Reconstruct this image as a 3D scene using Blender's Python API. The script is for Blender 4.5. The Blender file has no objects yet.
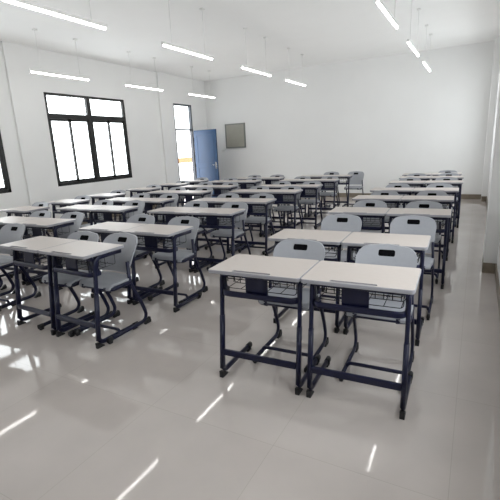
import bpy, bmesh, math, random
from mathutils import Vector, Matrix
random.seed(7)
C = bpy.context.scene.collection
R = math.radians
PI = math.pi

# ------------------------------------------------------------------ materials
def srgb(r, g, b):
    f = lambda c: (c/255/12.92) if c/255 <= .04045 else ((c/255+.055)/1.055)**2.4
    return (f(r), f(g), f(b), 1)

def mat(name, col, rough=.5, metal=0., noise=0., scale=20., bump=0., coat=0., stretch=None, spec=.5):
    m = bpy.data.materials.new(name); m.use_nodes = True
    nt = m.node_tree; b = nt.nodes['Principled BSDF']
    b.inputs['Base Color'].default_value = col
    b.inputs['Roughness'].default_value = rough
    b.inputs['Metallic'].default_value = metal
    b.inputs['Coat Weight'].default_value = coat
    b.inputs['Coat Roughness'].default_value = .08
    b.inputs['Specular IOR Level'].default_value = spec
    tc = nt.nodes.new('ShaderNodeTexCoord'); mp = nt.nodes.new('ShaderNodeMapping')
    nt.links.new(tc.outputs['Object'], mp.inputs['Vector'])
    if stretch: mp.inputs['Scale'].default_value = stretch
    n = nt.nodes.new('ShaderNodeTexNoise'); n.inputs['Scale'].default_value = scale
    n.inputs['Detail'].default_value = 4
    nt.links.new(mp.outputs['Vector'], n.inputs['Vector'])
    if noise:
        r = nt.nodes.new('ShaderNodeMapRange')
        r.inputs['From Min'].default_value = .3; r.inputs['From Max'].default_value = .7
        r.inputs['To Min'].default_value = 1-noise; r.inputs['To Max'].default_value = 1+noise
        nt.links.new(n.outputs['Fac'], r.inputs['Value'])
        v = nt.nodes.new('ShaderNodeVectorMath'); v.operation = 'SCALE'
        v.inputs[0].default_value = col[:3]
        nt.links.new(r.outputs['Result'], v.inputs['Scale'])
        nt.links.new(v.outputs['Vector'], b.inputs['Base Color'])
    if bump:
        bp = nt.nodes.new('ShaderNodeBump'); bp.inputs['Strength'].default_value = bump
        bp.inputs['Distance'].default_value = .002
        nt.links.new(n.outputs['Fac'], bp.inputs['Height'])
        nt.links.new(bp.outputs['Normal'], b.inputs['Normal'])
    return m

M = {}
M['wall'] = mat('wall_paint', srgb(236, 236, 235), .75, noise=.015, scale=1.2, bump=.05)
M['ceiling'] = mat('ceiling_paint', srgb(250, 250, 249), .85, noise=.01, scale=2)
M['top'] = mat('desktop_laminate', srgb(188, 179, 173), .42, noise=.035, scale=30, stretch=(1, 9, 1))
M['top_edge'] = mat('desktop_edge_band', srgb(150, 150, 156), .45, noise=.02)
M['groove'] = mat('pen_groove', srgb(158, 156, 160), .45, noise=.02)
M['navy'] = mat('navy_powder_coat', srgb(13, 17, 47), .38, noise=.06, scale=60, coat=.08, spec=.35)
M['black'] = mat('black_rubber', srgb(20, 20, 24), .6, noise=.1, scale=80)
M['wire'] = mat('black_wire', srgb(18, 19, 26), .4, metal=.2, noise=.05)
M['plastic'] = mat('grey_blue_plastic', srgb(152, 154, 160), .45, noise=.02, scale=40, bump=.06)
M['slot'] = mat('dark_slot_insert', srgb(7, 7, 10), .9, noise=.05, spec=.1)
M['frame'] = mat('window_frame_black', srgb(17, 16, 15), .4, noise=.05, scale=30)
M['alu'] = mat('door_frame_grey', srgb(60, 64, 72), .4, noise=.04, scale=30)
M['door'] = mat('door_blue_paint', srgb(18, 60, 98), .35, noise=.09, scale=3.5, bump=.1, stretch=(1, 1, .4))
M['base'] = mat('skirting_tile', srgb(132, 122, 108), .3, noise=.12, scale=14)
M['board'] = mat('panel_grey_beige', srgb(160, 158, 147), .5, noise=.03, scale=8)
M['board_frame'] = mat('panel_rim', srgb(128, 130, 126), .4, noise=.03)
M['white'] = mat('white_enamel', srgb(232, 232, 230), .4, noise=.01)
M['chrome'] = mat('handle_steel', srgb(170, 170, 172), .25, metal=.9, noise=.02)
M['orange'] = mat('orange_handrail', srgb(150, 96, 50), .5, noise=.05, scale=6)
M['rail'] = mat('pale_rail', srgb(120, 124, 130), .5, noise=.03)
M['slab'] = mat('outside_concrete', srgb(205, 203, 198), .7, noise=.06, scale=5)

def floor_mat():
    m = bpy.data.materials.new('polished_floor_tile'); m.use_nodes = True
    nt = m.node_tree; b = nt.nodes['Principled BSDF']; L = nt.links.new
    tc = nt.nodes.new('ShaderNodeTexCoord')
    br = nt.nodes.new('ShaderNodeTexBrick'); br.offset = 0; br.squash = 1
    br.inputs['Scale'].default_value = 1
    br.inputs['Brick Width'].default_value = .8; br.inputs['Row Height'].default_value = .8
    br.inputs['Mortar Size'].default_value = .0018; br.inputs['Mortar Smooth'].default_value = .3
    br.inputs['Color1'].default_value = srgb(190, 182, 177); br.inputs['Color2'].default_value = srgb(188, 180, 175)
    br.inputs['Mortar'].default_value = srgb(176, 169, 161)
    L(tc.outputs['Object'], br.inputs['Vector'])
    n = nt.nodes.new('ShaderNodeTexNoise'); n.inputs['Scale'].default_value = 2.2; n.inputs['Detail'].default_value = 6
    L(tc.outputs['Object'], n.inputs['Vector'])
    r = nt.nodes.new('ShaderNodeMapRange'); r.inputs['To Min'].default_value = .94; r.inputs['To Max'].default_value = 1.06
    r.inputs['From Min'].default_value = .3; r.inputs['From Max'].default_value = .7
    L(n.outputs['Fac'], r.inputs['Value'])
    v = nt.nodes.new('ShaderNodeVectorMath'); v.operation = 'SCALE'
    L(br.outputs['Color'], v.inputs[0]); L(r.outputs['Result'], v.inputs['Scale'])
    L(v.outputs['Vector'], b.inputs['Base Color'])
    b.inputs['Roughness'].default_value = .045
    b.inputs['Specular IOR Level'].default_value = .55
    n2 = nt.nodes.new('ShaderNodeTexNoise'); n2.inputs['Scale'].default_value = 2.5; n2.inputs['Detail'].default_value = 1
    L(tc.outputs['Object'], n2.inputs['Vector'])
    bp = nt.nodes.new('ShaderNodeBump'); bp.inputs['Strength'].default_value = .08; bp.inputs['Distance'].default_value = .01
    L(n2.outputs['Fac'], bp.inputs['Height']); L(bp.outputs['Normal'], b.inputs['Normal'])
    return m
M['floor'] = floor_mat()

def glass_mat():
    m = bpy.data.materials.new('window_glass'); m.use_nodes = True
    nt = m.node_tree; nt.nodes.remove(nt.nodes['Principled BSDF']); o = nt.nodes['Material Output']
    t = nt.nodes.new('ShaderNodeBsdfTransparent'); t.inputs['Color'].default_value = (.93, .95, .95, 1)
    g = nt.nodes.new('ShaderNodeBsdfGlossy'); g.inputs['Roughness'].default_value = .02
    lw_ = nt.nodes.new('ShaderNodeLayerWeight'); lw_.inputs['Blend'].default_value = .5
    fr = nt.nodes.new('ShaderNodeMath'); fr.operation = 'POWER'; fr.inputs[1].default_value = 4
    nt.links.new(lw_.outputs['Facing'], fr.inputs[0])
    mul = nt.nodes.new('ShaderNodeMath'); mul.operation = 'MULTIPLY_ADD'; mul.inputs[1].default_value = .35; mul.inputs[2].default_value = .03
    nt.links.new(fr.outputs[0], mul.inputs[0]); fr = mul
    mx = nt.nodes.new('ShaderNodeMixShader')
    nt.links.new(fr.outputs[0], mx.inputs[0]); nt.links.new(t.outputs[0], mx.inputs[1]); nt.links.new(g.outputs[0], mx.inputs[2])
    nt.links.new(mx.outputs[0], o.inputs['Surface'])
    return m
M['glass'] = glass_mat()

def emit_mat(name, col, s):
    m = bpy.data.materials.new(name); m.use_nodes = True
    b = m.node_tree.nodes['Principled BSDF']
    b.inputs['Base Color'].default_value = (.8, .8, .8, 1)
    b.inputs['Emission Color'].default_value = col; b.inputs['Emission Strength'].default_value = s
    return m
M['tube'] = emit_mat('lit_tube', (1, .98, .95, 1), 14)

# ------------------------------------------------------------------ mesh helpers
def box(bm, x0, x1, y0, y1, z0, z1, bev=0., mi=0):
    r = bmesh.ops.create_cube(bm, size=1)
    vs = r['verts']
    for v in vs:
        v.co = Vector(((x0+x1)/2+v.co.x*(x1-x0), (y0+y1)/2+v.co.y*(y1-y0), (z0+z1)/2+v.co.z*(z1-z0)))
    fs = set(f for v in vs for f in v.link_faces)
    for f in fs: f.material_index = mi
    if bev:
        es = list(set(e for v in vs for e in v.link_edges))
        bmesh.ops.bevel(bm, geom=es, offset=bev, segments=2, affect='EDGES', profile=.5)
    return bm

def fillet(pts, rads, n=5):
    pts = [Vector(p) for p in pts]
    out = [pts[0]]
    for i in range(1, len(pts)-1):
        p, a, b = pts[i], pts[i-1], pts[i+1]
        r = rads[i-1] if isinstance(rads, (list, tuple)) else rads
        u = (a-p).normalized(); v = (b-p).normalized()
        ang = u.angle(v)
        if r <= 0 or ang > PI-.02: out.append(p); continue
        d = min(r/math.tan(ang/2), (a-p).length*.48, (b-p).length*.48)
        r2 = d*math.tan(ang/2)
        c = p+(u+v).normalized()*(r2/math.sin(ang/2))
        s = p+u*d-c; e = p+v*d-c
        tot = s.angle(e); ax = s.cross(e).normalized()
        for k in range(n+1):
            out.append(c+Matrix.Rotation(tot*k/n, 3, ax) @ s)
    out.append(pts[-1])
    return out

def tube(bm, pts, w, h=None, up=(1, 0, 0), n=10, sq=2.6, mi=0):
    """sweep a rounded section: w along 'up', h across; sq = superellipse power"""
    h = h or w; up = Vector(up).normalized(); rings = []
    pts = [Vector(p) for p in pts]
    for i, p in enumerate(pts):
        if i == 0: t = pts[1]-p
        elif i == len(pts)-1: t = p-pts[i-1]
        else: t = (pts[i+1]-p).normalized()+(p-pts[i-1]).normalized()
        t.normalize()
        a = up-t*up.dot(t)
        if a.length < 1e-4: a = t.orthogonal()
        a.normalize(); b = t.cross(a).normalized()
        ring = []
        for k in range(n):
            th = 2*PI*(k+.5)/n; c, s = math.cos(th), math.sin(th)
            cx = math.copysign(abs(c)**(2/sq), c); sx = math.copysign(abs(s)**(2/sq), s)
            ring.append(bm.verts.new(p+a*cx*w/2+b*sx*h/2))
        rings.append(ring)
    for r0, r1 in zip(rings, rings[1:]):
        for k in range(n):
            f = bm.faces.new((r0[k], r0[(k+1) % n], r1[(k+1) % n], r1[k])); f.smooth = True; f.material_index = mi
    for ring in (rings[0], rings[-1]):
        f = bm.faces.new(ring); f.material_index = mi
    return bm

def prism_yz(bm, poly, x0, x1, bev=0.):
    a = [bm.verts.new((x0, y, z)) for y, z in poly]; b = [bm.verts.new((x1, y, z)) for y, z in poly]
    bm.faces.new(a); bm.faces.new(b[::-1])
    for i in range(len(poly)):
        j = (i+1) % len(poly); bm.faces.new((a[j], a[i], b[i], b[j]))
    return bm

def obj(name, bm, m, parent=None, kind=None, smooth_bevel=False):
    bmesh.ops.recalc_face_normals(bm, faces=bm.faces[:])
    me = bpy.data.meshes.new(name); bm.to_mesh(me); bm.free()
    for x in (m if isinstance(m, (list, tuple)) else [m]): me.materials.append(M[x])
    o = bpy.data.objects.new(name, me); C.objects.link(o)
    if parent: o.parent = parent
    if kind: o['kind'] = kind
    return o

def B(): return bmesh.new()
def bx(*a, **k): return box(B(), *a, **k)

def thing(name, label, cat, loc=(0, 0, 0), rz=0, group=None):
    o = bpy.data.objects.new(name, None); C.objects.link(o)
    o.empty_display_size = .1
    o.location = loc; o.rotation_euler = (0, 0, rz)
    o['label'] = label; o['category'] = cat
    if group: o['group'] = group
    return o

def kids(o): return [c for c in ALLK.get(o.name, [])]
ALLK = {}
def remember(root):
    """store the child lists so that copies are fast"""
    for o in bpy.data.objects:
        if o.parent: ALLK.setdefault(o.parent.name, [])
        if o.parent and o not in ALLK[o.parent.name]: ALLK[o.parent.name].append(o)

def copy_tree(o, parent=None, skip=()):
    c = o.copy(); C.objects.link(c); c.parent = parent
    for ch in kids(o): copy_tree(ch, c)
    return c

def rounded(x0, x1, y0, y1, r, n=5):
    out = []
    for cx, cy, a0 in ((x1-r, y1-r, 0), (x0+r, y1-r, 90), (x0+r, y0+r, 180), (x1-r, y0+r, 270)):
        for k in range(n+1):
            a = R(a0+90*k/n); out.append((cx+r*math.cos(a), cy+r*math.sin(a)))
    return out

def loop_edges(bm, pts, z):
    vs = [bm.verts.new((x, y, z)) for x, y in pts]
    es = [bm.edges.new((vs[i], vs[(i+1) % len(vs)])) for i in range(len(vs))]
    return vs, es

# ------------------------------------------------------------------ the desk
GD = 'student desks set out in rows'
GC = 'student chairs at the desks'

def tabletop_bm():
    bm = B(); W, D = .298, .4
    z1, z0 = .75, .727
    ins = .003
    vt, et = loop_edges(bm, rounded(-W+ins, W-ins, ins, D-ins, .018), z1)
    hole = rounded(-.135, .115, .007, .038, .012)
    vh, eh = loop_edges(bm, hole, z1)
    fs = bmesh.ops.triangle_fill(bm, edges=et+eh, use_beauty=True)['geom']
    # groove walls and floor
    vb = [bm.verts.new((v.co.x, v.co.y, z1-.008)) for v in vh]
    n = len(vh)
    for i in range(n):
        f = bm.faces.new((vh[i], vh[(i+1) % n], vb[(i+1) % n], vb[i])); f.material_index = 2
    f = bm.faces.new(vb); f.material_index = 2
    # rim
    rings = [vt]
    for inset, z in ((0, z1-.003), (0, z0+.003), (ins, z0)):
        rings.append([bm.verts.new((x, y, z)) for x, y in rounded(-W+inset, W-inset, inset, D-inset, .018+ins-inset)])
    for a, b in zip(rings, rings[1:]):
        m = len(a)
        for i in range(m):
            f = bm.faces.new((a[i], a[(i+1) % m], b[(i+1) % m], b[i])); f.material_index = 1
    f = bm.faces.new(rings[-1]); f.material_index = 1
    return bm

def make_desk():
    t = thing('student_desk', 'x', 'desk', group=GD)
    obj('tabletop', tabletop_bm(), ['top', 'top_edge', 'groove'], t)
    obj('top_rail', bx(-.262, .262, .085, .107, .688, .7265, bev=.004), 'navy', t)
    obj('front_panel', bx(-.088, .062, .095, .103, .588, .69, bev=.002), 'navy', t)
    # U shaped lower rail running round under the basket
    pts = fillet([(-.25, .165, .578), (-.25, .079, .578), (.25, .079, .578), (.25, .165, .578)], .05)
    obj('basket_rail', tube(B(), pts, .038, .018, up=(0, 0, 1), n=12, sq=3), 'navy', t)
    # wire book basket with its comb-like front rim
    bm = B(); w = .0056
    rim = fillet([(-.228, .33, .70), (-.232, .122, .69), (-.232, .122, .664), (.232, .122, .664), (.232, .122, .69), (.228, .33, .70)], .02, 3)
    tube(bm, rim, w, n=6, sq=2, up=(0, 0, 1))
    for k in range(11):
        x = -.225+.045*k
        tube(bm, [(x, .120, .69), (x, .120, .645)], w, n=6, sq=2, up=(1, 0, 0))
        if k % 2 == 0: tube(bm, [(x, .125, .602), (x, .33, .602), (x, .336, .61)], w*.8, n=5, sq=2, up=(1, 0, 0))
    for y in (.125, .23, .33):
        tube(bm, fillet([(-.238, y, .69), (-.236, y, .6), (.236, y, .6), (.238, y, .69)], .02, 3), w*.9, n=5, sq=2, up=(0, 1, 0))
    obj('book_basket', bm, 'wire', t)
    obj('stretcher', bx(-.252, .252, .04, .062, .158, .198, bev=.005), 'navy', t)
    for s in (-1, 1):
        x = .264*s
        bm = B()
        pts = fillet([(x, .445, .034), (x, .046, .034), (x, .120, .706), (x, .375, .706)], [.05, .06])
        tube(bm, pts, .024, .036, up=(1, 0, 0), n=12, sq=2.8)
        tube(bm, [(x, .049, .06), (x, .0885, .42)], .029, .041, up=(1, 0, 0), n=12, sq=3)   # thicker lower sleeve
        box(bm, x-.012*s-.004, x-.012*s+.004, (.105), .15, .565, .7, bev=.002)
        lf = obj('leg_frame', bm, 'navy', t)
        bm = B(); prism_yz(bm, [(.024, 0), (.095, 0), (.09, .010), (.05, .04), (.024, .045)], x-.0135, x+.0135)
        obj('foot_cap', bm, 'black', lf)
        bm = B()
        tube(bm, [(x, .408, .034), (x, .462, .034)], .032, .043, up=(1, 0, 0), n=12, sq=2.4)
        box(bm, x-.012, x+.012, .40, .45, .0, .018, bev=.003)
        obj('foot_cap', bm, 'black', lf)
    return t

# ------------------------------------------------------------------ the chair (origin: floor between the rear foot corners, sitter faces -y)
def backrest_bm(part='shell'):
    bm = B()
    W = .194; z0, z1 = .500, .795
    zc = .742
    def outline():
        pts = []
        def arc(cx, cz, r, a0, a1, n=7):
            for k in range(n+1):
                a = R(a0+(a1-a0)*k/n); pts.append((cx+r*math.cos(a), cz+r*math.sin(a)))
        r = .075
        arc(W-r, z1-.012-r, r, 0, 82)
        pts.append((0, z1))
        arc(-W+r, z1-.012-r, r, 98, 180)
        arc(-W+.012+.03, z0+.03, .03, 180, 270, 3)
        arc(W-.012-.03, z0+.03, .03, 270, 360, 3)
        return pts
    hole = rounded(-.054, .054, zc-.02, zc+.02, .012, 4)
    if part == 'shell':
        v1, e1 = loop_edges(bm, outline(), 0); v2, e2 = loop_edges(bm, hole, 0)
        bmesh.ops.triangle_fill(bm, edges=e1+e2, use_beauty=True)
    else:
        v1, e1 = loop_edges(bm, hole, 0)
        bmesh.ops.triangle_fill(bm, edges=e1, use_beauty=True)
    for k in range(1, 16):
        bmesh.ops.bisect_plane(bm, geom=bm.verts[:]+bm.edges[:]+bm.faces[:], plane_co=(-W+2*W*k/16, 0, 0), plane_no=(1, 0, 0))
    for k in range(1, 7):
        bmesh.ops.bisect_plane(bm, geom=bm.verts[:]+bm.edges[:]+bm.faces[:], plane_co=(0, z0+(z1-z0)*k/7, 0), plane_no=(0, 1, 0))
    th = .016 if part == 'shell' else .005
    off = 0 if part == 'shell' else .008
    bmesh.ops.recalc_face_normals(bm, faces=bm.faces[:])
    r = bmesh.ops.extrude_face_region(bm, geom=bm.faces[:])
    nv = set(g for g in r['geom'] if isinstance(g, bmesh.types.BMVert))
    for v in bm.verts:
        x, z = v.co.x, v.co.y
        s = (z-z0)/(z1-z0)
        y = -.150+.172*s+.012*math.sin(PI*s)*-1 - .75*x*x*(1-.25*s) + off
        v.co = Vector((x, y+(th if v in nv else 0), z))
    for f in bm.faces: f.smooth = False
    return bm

def seat_bm():
    bm = B(); nx, ny = 14, 12; W = .196; y0, y1 = -.385, -.115
    def top(u, v):
        # rounded rectangle mapping
        x = W*(2*u-1); y = y0+(y1-y0)*v
        k = 1-.10*abs(2*v-1)**4; x *= k
        y = (y0+y1)/2+(y-(y0+y1)/2)*(1-.06*abs(2*u-1)**4)
        z = .462-.010*math.cos(PI*(2*u-1)/2)*math.sin(PI*v)
        if v < .18: z -= .030*((.18-v)/.18)**2
        if v > .86: z += .010*((v-.86)/.14)**2
        return Vector((x, y, z))
    T = [[bm.verts.new(top(i/nx, j/ny)) for i in range(nx+1)] for j in range(ny+1)]
    Bt = [[bm.verts.new(top(i/nx, j/ny)*1-Vector((0, 0, .012 if 0 < i < nx and 0 < j < ny else .016))) for i in range(nx+1)] for j in range(ny+1)]
    for j in range(ny):
        for i in range(nx):
            f = bm.faces.new((T[j][i], T[j][i+1], T[j+1][i+1], T[j+1][i])); f.smooth = True
            f = bm.faces.new((Bt[j][i], Bt[j+1][i], Bt[j+1][i+1], Bt[j][i+1])); f.smooth = True
    ring = [(0, i) for i in range(nx)]+[(j, nx) for j in range(ny)]+[(ny, i) for i in range(nx, 0, -1)]+[(j, 0) for j in range(ny, 0, -1)]
    for k in range(len(ring)):
        a, b = ring[k], ring[(k+1) % len(ring)]
        bm.faces.new((T[a[0]][a[1]], T[b[0]][b[1]], Bt[b[0]][b[1]], Bt[a[0]][a[1]]))
    return bm

def make_chair():
    t = thing('student_chair', 'x', 'chair', group=GC)
    obj('seat', seat_bm(), 'plastic', t)
    br = obj('backrest', backrest_bm(), 'plastic', t)
    obj('handle_slot', backrest_bm('slot'), 'slot', br)
    obj('crossbar', tube(B(), fillet([(-.186, -.335, .04), (-.172, -.335, .068), (.172, -.335, .068), (.186, -.335, .04)], .02), .024, .024, up=(0, 0, 1), n=10, sq=2.2), 'navy', t)
    for s in (-1, 1):
        bm = B(); x = .190*s
        pts = fillet([(x, -.46, .034), (x, 0, .034), (x, -.06, .20), (x*.985, -.165, .42), (x*.93, -.157, .60)], [.06, .25, .1])
        tube(bm, pts, .022, .034, up=(1, 0, 0), n=12, sq=2.4)
        tube(bm, fillet([(x*1.0, -.15, .428), (x*1.0, -.36, .424), (x*.6, -.375, .422)], .04), .034, .024, up=(0, 0, 1), n=10, sq=2.4)
        f = obj('leg_frame', bm, 'navy', t)
        bm = B(); prism_yz(bm, [(-.055, 0), (.015, 0), (.019, .02), (.012, .05), (-.008, .04), (-.05, .010)], x-.0125, x+.0125)
        obj('foot_cap', bm, 'black', f)
        bm = B(); tube(bm, [(x, -.425, .034), (x, -.475, .034)], .028, .04, up=(1, 0, 0), n=12, sq=2.3)
        box(bm, x-.011, x+.011, -.465, -.43, 0, .018, bev=.003)
        obj('foot_cap', bm, 'black', f)
    bm = B(); tube(bm, [(-.12, -.375, .422), (.12, -.375, .422)], .02, .024, up=(0, 0, 1), n=10)
    tube(bm, [(-.19, -.17, .428), (.19, -.17, .428)], .02, .024, up=(0, 0, 1), n=10)
    obj('seat_support', bm, 'navy', t)
    return t

# ------------------------------------------------------------------ placing (block frame is turned 1.7 degrees to the room)
TH = R(1.7)
def W2(a, b): return (a*math.cos(TH)-b*math.sin(TH), a*math.sin(TH)+b*math.cos(TH))

desk0 = make_desk(); chair0 = make_chair()
remember(None)
used = {'d': False, 'c': False}
ORD = ['front', 'second', 'third', 'fourth', 'fifth', 'sixth', 'seventh', 'rearmost']

def put(proto, key, a, b, th, label):
    o = proto if not used[key] else copy_tree(proto)
    used[key] = True
    x, y = W2(a, b)
    o.location = (x, y, 0); o.rotation_euler = (0, 0, TH+th)
    o['label'] = label
    return o

def desk_fr(X, Y, th, label, k=1):      # X, Y: front right corner of the top
    put(desk0, 'd', X-.3*k*math.cos(th), Y-.3*k*math.sin(th), th, label).scale = (k, 1, 1)
def chair_at(X, Y, th, label):          # X: centre, Y: rear foot corner
    put(chair0, 'c', X, Y, th, label)

#          X      Y     th   right chair (X, Y, th)          left chair
blocks = {
 'right': [
  (-.155, 2.055, .2, (-.40, 2.785, .5), (-1.005, 2.785, 0)),
  (-.160, 2.960, 0, (-.345, 3.95, 0), (-.985, 3.92, 0)),
  (-.045, 4.300, .5, (-.33, 4.93, 0), (-.915, 4.95, 0)),
  (-.040, 5.385, 0, (-.31, 5.95, 0), (-.91, 5.95, 0)),
  (.005, 6.350, 0, (-.26, 6.84, 0), (-.86, 6.83, 0)),
  (.060, 7.500, 0, (-.20, 7.90, 0), (-.80, 7.91, 0)),
  (.070, 8.440, 0, (-.19, 8.86, 0), (-.77, 8.86, 0)),
  (.040, 9.200, 0, (-.23, 9.74, 0), None)],
 'middle': [
  (-2.405, 2.04, -3.8, (-2.575, 2.63, -2), (-3.00, 2.57, 0)),
  (-2.265, 2.86, -1.0, (-2.53, 3.50, 0), (-3.12, 3.52, 0)),
  (-2.26, 3.98, 0, (-2.53, 4.60, 1), (-3.13, 4.62, 0)),
  (-2.26, 4.92, 0, (-2.56, 5.50, 0), (-3.14, 5.52, 0)),
  (-2.27, 6.05, 0, (-2.54, 6.60, 0), (-3.13, 6.60, 0)),
  (-2.18, 6.87, 0, (-2.44, 7.42, 0), (-3.04, 7.42, 0)),
  (-2.17, 8.02, 0, (-2.43, 8.58, 0), (-3.03, 8.56, 0)),
  (-2.13, 9.04, 0, (-2.17, 9.87, 0), (-2.75, 9.87, 0))],
 'left': [
  (-3.97, 2.03, 0, (-4.19, 2.74, 0), (-4.84, 2.78, 0)),
  (-3.93, 2.92, 0, (-4.20, 3.52, 0), (-4.80, 3.54, 0)),
  (-3.89, 3.96, 0, (-4.16, 4.58, 0), (-4.76, 4.58, 0)),
  (-3.90, 4.80, 0, (-4.17, 5.40, 0), (-4.77, 5.42, 0)),
  (-3.88, 5.86, 0, (-4.15, 6.42, 0), (-4.75, 6.42, 0)),
  (-3.86, 6.80, 0, (-4.13, 7.34, 0), (-4.73, 7.36, 0)),
  (-3.84, 7.85, 0, (-4.11, 8.38, 0), (-4.71, 8.38, 0)),
  (-3.60, 8.62, 0, (-3.87, 9.18, 0), (-4.47, 9.16, 0))]}
NAME = {'right': 'right-hand block', 'middle': 'middle block', 'left': 'left block'}
for bname, rows in blocks.items():
    for i, (X, Y, th, cr, cl) in enumerate(rows):
        row = ORD[i]+' row'
        thr = R(th); k = {'middle0': .93, 'middle1': .96, 'right5': .96, 'right6': .93, 'right7': .93}.get(bname+str(i), 1)
        desk_fr(X, Y, thr, 'pale-topped navy desk, right of its pair, %s of the %s' % (row, NAME[bname]), k)
        desk_fr(X-.6*k*math.cos(thr), Y-.6*k*math.sin(thr), thr, 'pale-topped navy desk, left of its pair, %s of the %s' % (row, NAME[bname]), k)
        for c, side in ((cr, 'right'), (cl, 'left')):
            if not c: continue
            if not cl: l = 'single grey chair at the rearmost row of the %s, near the back wall' % NAME[bname]
            else: l = 'grey plastic chair behind the %s desk, %s of the %s' % (side, row, NAME[bname])
            chair_at(c[0], max(c[1], Y+.56), R(c[2]), l)
# single desks along the windows
for i, (X, Y, cx, cy) in enumerate([(-5.34, 3.68, -5.74, 4.24), (-5.38, 4.48, -5.72, 5.04), (-5.38, 5.32, -5.72, 5.88),
                                    (-5.38, 6.32, -5.70, 6.88), (-5.32, 7.25, -5.62, 7.76), (-5.30, 8.02, -5.60, 8.55)]):
    nm = ['front', 'second', 'third', 'fourth', 'fifth', 'rearmost'][i]
    desk_fr(X, Y, 0, 'pale-topped navy single desk, %s of the single column along the windows' % nm)
    chair_at(cx, max(cy, Y+.56), 0, 'grey plastic chair at the %s desk of the single column along the windows' % nm)

# ------------------------------------------------------------------ the room
XL, XR, YB, YF, ZC = -7.47, .275, 11.2, -2.6, 3.45
TW = .09
RT = .22
def s(name, bm, m): return obj(name, bm, m, None, 'structure')
s('floor', bx(XL-TW, XR+RT, YF-TW, YB+TW, -.1, 0), 'floor')
s('ceiling', bx(XL-TW, XR+RT, YF-TW, YB+TW, ZC, ZC+.12), 'ceiling')
WZ0, WZ1 = .86, 2.68
lw = [(-1.6, .5), (2.52, 4.64), (5.62, 7.75)]         # windows in the left wall
DY0, DY1 = 9.60, 10.43; DZT = 2.72
rw = [(.9, 3.6), (5.9, 7.7), (8.4, 10.55)]                         # windows in the right wall; middle one added to brighten left wall and desks
def wall_x(x0, x1, y0, y1, holes):
    """wall slab parallel to Y with rectangular openings (y0, y1, z0, z1)"""
    bm = B(); holes = sorted(holes); y = y0
    for a, b, c, d in holes:
        box(bm, x0, x1, y, a, 0, ZC)
        if c > 0: box(bm, x0, x1, a, b, 0, c)
        box(bm, x0, x1, a, b, d, ZC)
        y = b
    box(bm, x0, x1, y, y1, 0, ZC)
    return bm
bm = wall_x(XL-TW, XL, YF, YB, [(a, b, WZ0, WZ1) for a, b in lw]+[(DY0, DY1, 0, DZT)])
for a, b in ((.9, 1.25), (4.93, 5.27), (9.0, 9.34)): box(bm, XL-.01, XL+.05, a, b, 0, ZC)
s('wall_left', bm, 'wall')
bm = wall_x(XR, XR+RT, YF, YB, [(a, b, .8, WZ1) for a, b in rw])
box(bm, .150, XR+.01, 5.04, 5.42, 0, ZC); box(bm, .155, XR+.01, 10.85, YB+.01, 0, ZC)
s('wall_right', bm, 'wall')
s('wall_back', bx(XL-TW, XR+TW, YB, YB+TW, 0, ZC), 'wall')
s('wall_front', bx(XL-TW, XR+TW, YF-TW, YF, 0, ZC), 'wall')
BH, BT = .115, .012
s('baseboard_back', bx(XL, .155, YB-BT, YB, 0, BH, bev=.002), 'base')
bm = bx(XL, XL+BT, YF, .9, 0, BH)
for a, b in ((1.25, 4.93), (5.27, 9.0), (9.34, DY0-.04), (DY1+.04, YB)): box(bm, XL, XL+BT, a, b, 0, BH)
for a, b in ((.9, 1.25), (4.93, 5.27), (9.0, 9.34)): box(bm, XL+.05, XL+.05+BT, a, b, 0, BH)
s('baseboard_left', bm, 'base')
bm = bx(XR-BT, XR, YF, 5.04, 0, BH); box(bm, XR-BT, XR, 5.42, 10.85, 0, BH)
box(bm, .150-BT*.5, XR, 5.04-BT, 5.04, 0, BH); box(bm, .150-BT*.5, .150, 5.04, 5.42, 0, BH)
box(bm, .155, XR, 10.85-BT, 10.85, 0, BH)
s('baseboard_right', bm, 'base')

def window(n, x, y0, y1, z0, z1, inward, tz):
    """aluminium window in a wall parallel to Y; x = plane of the frame centre"""
    root = thing('window_%d' % n, 'x', 'window'); del root['label']; del root['category']; root['kind'] = 'structure'
    bm = B(); t = .03; f = .06
    ym = (y0+y1)/2
    box(bm, x-t, x+t, y0, y0+f, z0, z1, bev=.004); box(bm, x-t, x+t, y1-f, y1, z0, z1, bev=.004)
    box(bm, x-t, x+t, y0, y1, z0, z0+f, bev=.004); box(bm, x-t, x+t, y0, y1, z1-f*.8, z1, bev=.004)
    box(bm, x-t-.004, x+t+.004, ym-.05, ym+.05, z0, z1, bev=.004)
    box(bm, x-t-.002, x+t+.002, y0, y1, tz-.05, tz+.05, bev=.004)
    obj('window_frame', bm, 'frame', root)
    for a, b in ((y0+f, ym-.05), (ym+.05, y1-f)):
        m_ = (a+b)/2
        for k, (c, d) in enumerate(((a, m_+.021), (m_-.021, b))):
            bm = B(); xx = x+(.012 if k else -.012); w = .042; q = .01
            box(bm, xx-q, xx+q, c, c+w, z0+f, tz-.05); box(bm, xx-q, xx+q, d-w, d, z0+f, tz-.05)
            box(bm, xx-q, xx+q, c, d, z0+f, z0+f+w); box(bm, xx-q, xx+q, c, d, tz-.05-w, tz-.05)
            sf = obj('sash', bm, 'frame', root)
            obj('pane', bx(xx-.002, xx+.002, c+w*.8, d-w*.8, z0+f+w*.8, tz-.05-w*.8), 'glass', sf)
            if k == 0:
                obj('latch', bx(xx-.01 if inward < 0 else xx, xx+.035 if inward > 0 else xx, d-.026, d-.004, (z0+tz)/2-.05, (z0+tz)/2+.05, bev=.002), 'frame', sf)
        obj('pane', bx(x-.002, x+.002, a, b, tz+.05, z1-f*.8), 'glass', root)
for n, (a, b) in enumerate(lw): window(n+1, XL-.04, a, b, WZ0, WZ1, 1, 2.24)
for n, (a, b) in enumerate(rw): window(n+4, XR+.14, a, b, .8, WZ1, -1, 2.24)

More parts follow.
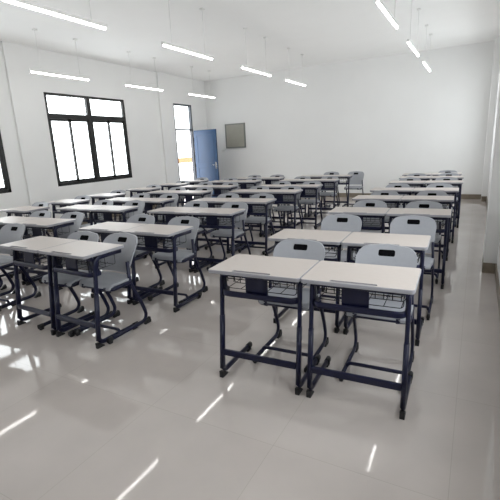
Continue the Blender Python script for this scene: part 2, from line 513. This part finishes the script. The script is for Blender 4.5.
# doorway in the left wall with transom light and the blue leaf standing open
root = thing('door_1', 'x', 'door'); del root['label']; del root['category']; root['kind'] = 'structure'
bm = B(); x0, x1 = XL-.085, XL+.008; f = .045
box(bm, x0, x1, DY0, DY0+f*.6, 0, DZT, bev=.003); box(bm, x0, x1, DY1-f, DY1, 0, DZT, bev=.003)
box(bm, x0, x1, DY0, DY1, DZT-f, DZT, bev=.003); box(bm, x0, x1, DY0, DY1, 2.0, 2.045, bev=.003)
obj('door_frame', bm, 'alu', root)
obj('transom_pane', bx(XL-.04, XL-.036, DY0+f*.6, DY1-f, 2.045, DZT-f), 'glass', root)
leaf = obj('door_leaf', B(), 'door', root)
bm = B(); DW = .80
box(bm, 0, DW, -.02, .02, .01, 2.0, bev=.003)
for z0, z1 in ((.14, .92), (1.06, 1.86)):
    for c, d, e, g in ((.1, .7, z0, z0+.015), (.1, .7, z1-.015, z1), (.1, .115, z0, z1), (.685, .7, z0, z1)):
        box(bm, c, d, -.026, .026, e, g, bev=.003)
bm.to_mesh(leaf.data); bm.free()
leaf.location = (XL+.05, DY1-.02, 0); leaf.rotation_euler = (0, 0, R(-3))
bm = B()
for sgn in (-1, 1):
    tube(bm, [(.795, 0, 1.0), (.745, .055*sgn, 1.0)], .018, n=8, sq=2, up=(1, 0, 0))
    tube(bm, [(.75, .055*sgn, 1.0), (.63, .055*sgn, 1.0)], .016, n=8, sq=2, up=(0, 0, 1))
    box(bm, .72, .77, .02*sgn-.004, .02*sgn+.004, .9, 1.08)
obj('door_handle', bm, 'chrome', leaf)
bm = B()
for z in (.25, 1.0, 1.75): tube(bm, [(-.006, -.02, z-.05), (-.006, -.02, z+.05)], .016, n=8, sq=2, up=(1, 0, 0))
obj('hinge', bm, 'alu', leaf)

# ------------------------------------------------------------------ things on the back wall
t = thing('wall_panel', 'grey-beige framed square panel on the back wall beside the blue door', 'panel', (-6.46, YB, 1.80))
obj('panel_face', bx(-.325, .325, -.03, -.001, -.345, .345, bev=.002), 'board', t)
bm = B()
for a, b, c, d in ((-.34, .34, .32, .355), (-.34, .34, -.355, -.32), (-.34, -.305, -.355, .355), (.305, .34, -.355, .355)):
    box(bm, a, b, -.042, -.001, c, d, bev=.003)
obj('panel_frame', bm, 'board_frame', t)
t = thing('light_switch', 'small white light switch on the back wall between blue door and panel', 'switch', (-6.93, YB, 1.38))
obj('switch_plate', bx(-.043, .043, -.009, -.0005, -.043, .043, bev=.003), 'white', t)
for k in (-1, 1): obj('rocker', bx(.018*k-.013, .018*k+.013, -.014, -.007, -.028, .028, bev=.002), 'white', t)

# ------------------------------------------------------------------ suspended tube lights
ZL = 2.79
def lamp(x, y0, label):
    L = 1.18
    t = thing('ceiling_light', label, 'light', (x, y0, ZL), group='suspended tube lights')
    obj('housing', bx(-.018, .018, 0, L, .010, .045, bev=.004), 'white', t)
    bm = B(); tube(bm, [(0, .02, 0), (0, L-.02, 0)], .027, n=12, sq=2, up=(0, 0, 1))
    obj('tube', bm, 'tube', t)
    for y in (.2, L-.2):
        bm = B(); tube(bm, [(0, y, .04), (0, y, ZC-ZL)], .008, n=8, sq=2, up=(1, 0, 0))
        box(bm, -.03, .03, y-.03, y+.03, ZC-ZL-.02, ZC-ZL-.0005, bev=.004)
        obj('suspension_rod', bm, 'white', t)
    return t
cols = [(-6.38, 'in the column along the windows'), (-3.68, 'in the middle column'), (-.98, 'in the column near the right wall')]
ys = [(8.86, 'rearmost'), (6.70, 'second from the back wall'), (4.62, 'third from the back wall'), (2.50, 'fourth from the back wall'), (.3, 'nearest the front wall')]
for x, cn in cols:
    for y, rn in ys:
        lamp(x, y-(.25 if x > -4 and y > 8 else 0), 'lit white tube light, %s %s' % (rn, cn))

# ------------------------------------------------------------------ outside the doorway: gallery slab and railing
s('ground', bx(XL-TW-3.0, XL-TW, 9.2, 17.5, -.12, -.01), 'slab')
t = thing('gallery_railing', 'orange-topped pale railing outside the open doorway', 'railing', (-9.3, 9.8, -.01))
obj('handrail', bx(-.05, .05, 0, 6.2, 1.02, 1.20, bev=.01), 'orange', t)
for y in (.05, 1.6, 3.15, 4.7, 6.1): obj('post', bx(-.03, .03, y-.03, y+.03, 0, 1.0, bev=.004), 'orange', t)
for z in (.2, .45, .7): obj('bar', bx(-.015, .015, 0, 6.2, z, z+.03, bev=.004), 'rail', t)

# ------------------------------------------------------------------ light
w = bpy.data.worlds.new('World'); bpy.context.scene.world = w; w.use_nodes = True
bg = w.node_tree.nodes['Background']
bg.inputs['Color'].default_value = (.97, .98, 1, 1); bg.inputs['Strength'].default_value = 5.6
def portal(x, y0, y1, z0, z1, sgn):
    l = bpy.data.lights.new('window_daylight', 'AREA'); l.shape = 'RECTANGLE'
    l.size = z1-z0; l.size_y = y1-y0; l.cycles.is_portal = True
    o = bpy.data.objects.new('window_daylight', l); C.objects.link(o)
    o.location = (x, (y0+y1)/2, (z0+z1)/2); o.rotation_euler = (0, R(-90*sgn), 0)
for a, b in lw: portal(XL-TW-.02, a, b, WZ0, WZ1, 1)
portal(XL-TW-.02, DY0, DY1, 0, DZT, 1)
for a, b in rw: portal(XR+RT+.02, a, b, .8, WZ1, -1)

# ------------------------------------------------------------------ camera
pitch, yaw, roll, H, F = R(14.0684), R(27.1038+1.7), R(-2.7695), 1.47249, 413.11
fw = Vector((-math.sin(yaw)*math.cos(pitch), math.cos(yaw)*math.cos(pitch), -math.sin(pitch)))
r = Vector((math.cos(yaw), math.sin(yaw), 0)); u = r.cross(fw)
r2 = r*math.cos(roll)+u*math.sin(roll); u2 = -r*math.sin(roll)+u*math.cos(roll)
cam = bpy.data.cameras.new('camera'); co = bpy.data.objects.new('camera', cam); C.objects.link(co)
mt = Matrix((r2, u2, -fw)).transposed().to_4x4(); mt.translation = (0, 0, H)
co.matrix_world = mt
cam.sensor_width = 36; cam.lens = F/500*36; cam.clip_start = .02; cam.clip_end = 200
sc = bpy.context.scene; sc.camera = co
sc.view_settings.view_transform = 'Standard'; sc.view_settings.look = 'None'
sc.view_settings.gamma = 1; sc.view_settings.exposure = .12; sc.view_settings.use_curve_mapping = False
sc.cycles.use_denoising = True
sc.cycles.max_bounces = 10; sc.cycles.diffuse_bounces = 6; sc.cycles.glossy_bounces = 4
sc.cycles.transparent_max_bounces = 12
sc.cycles.sample_clamp_indirect = 6
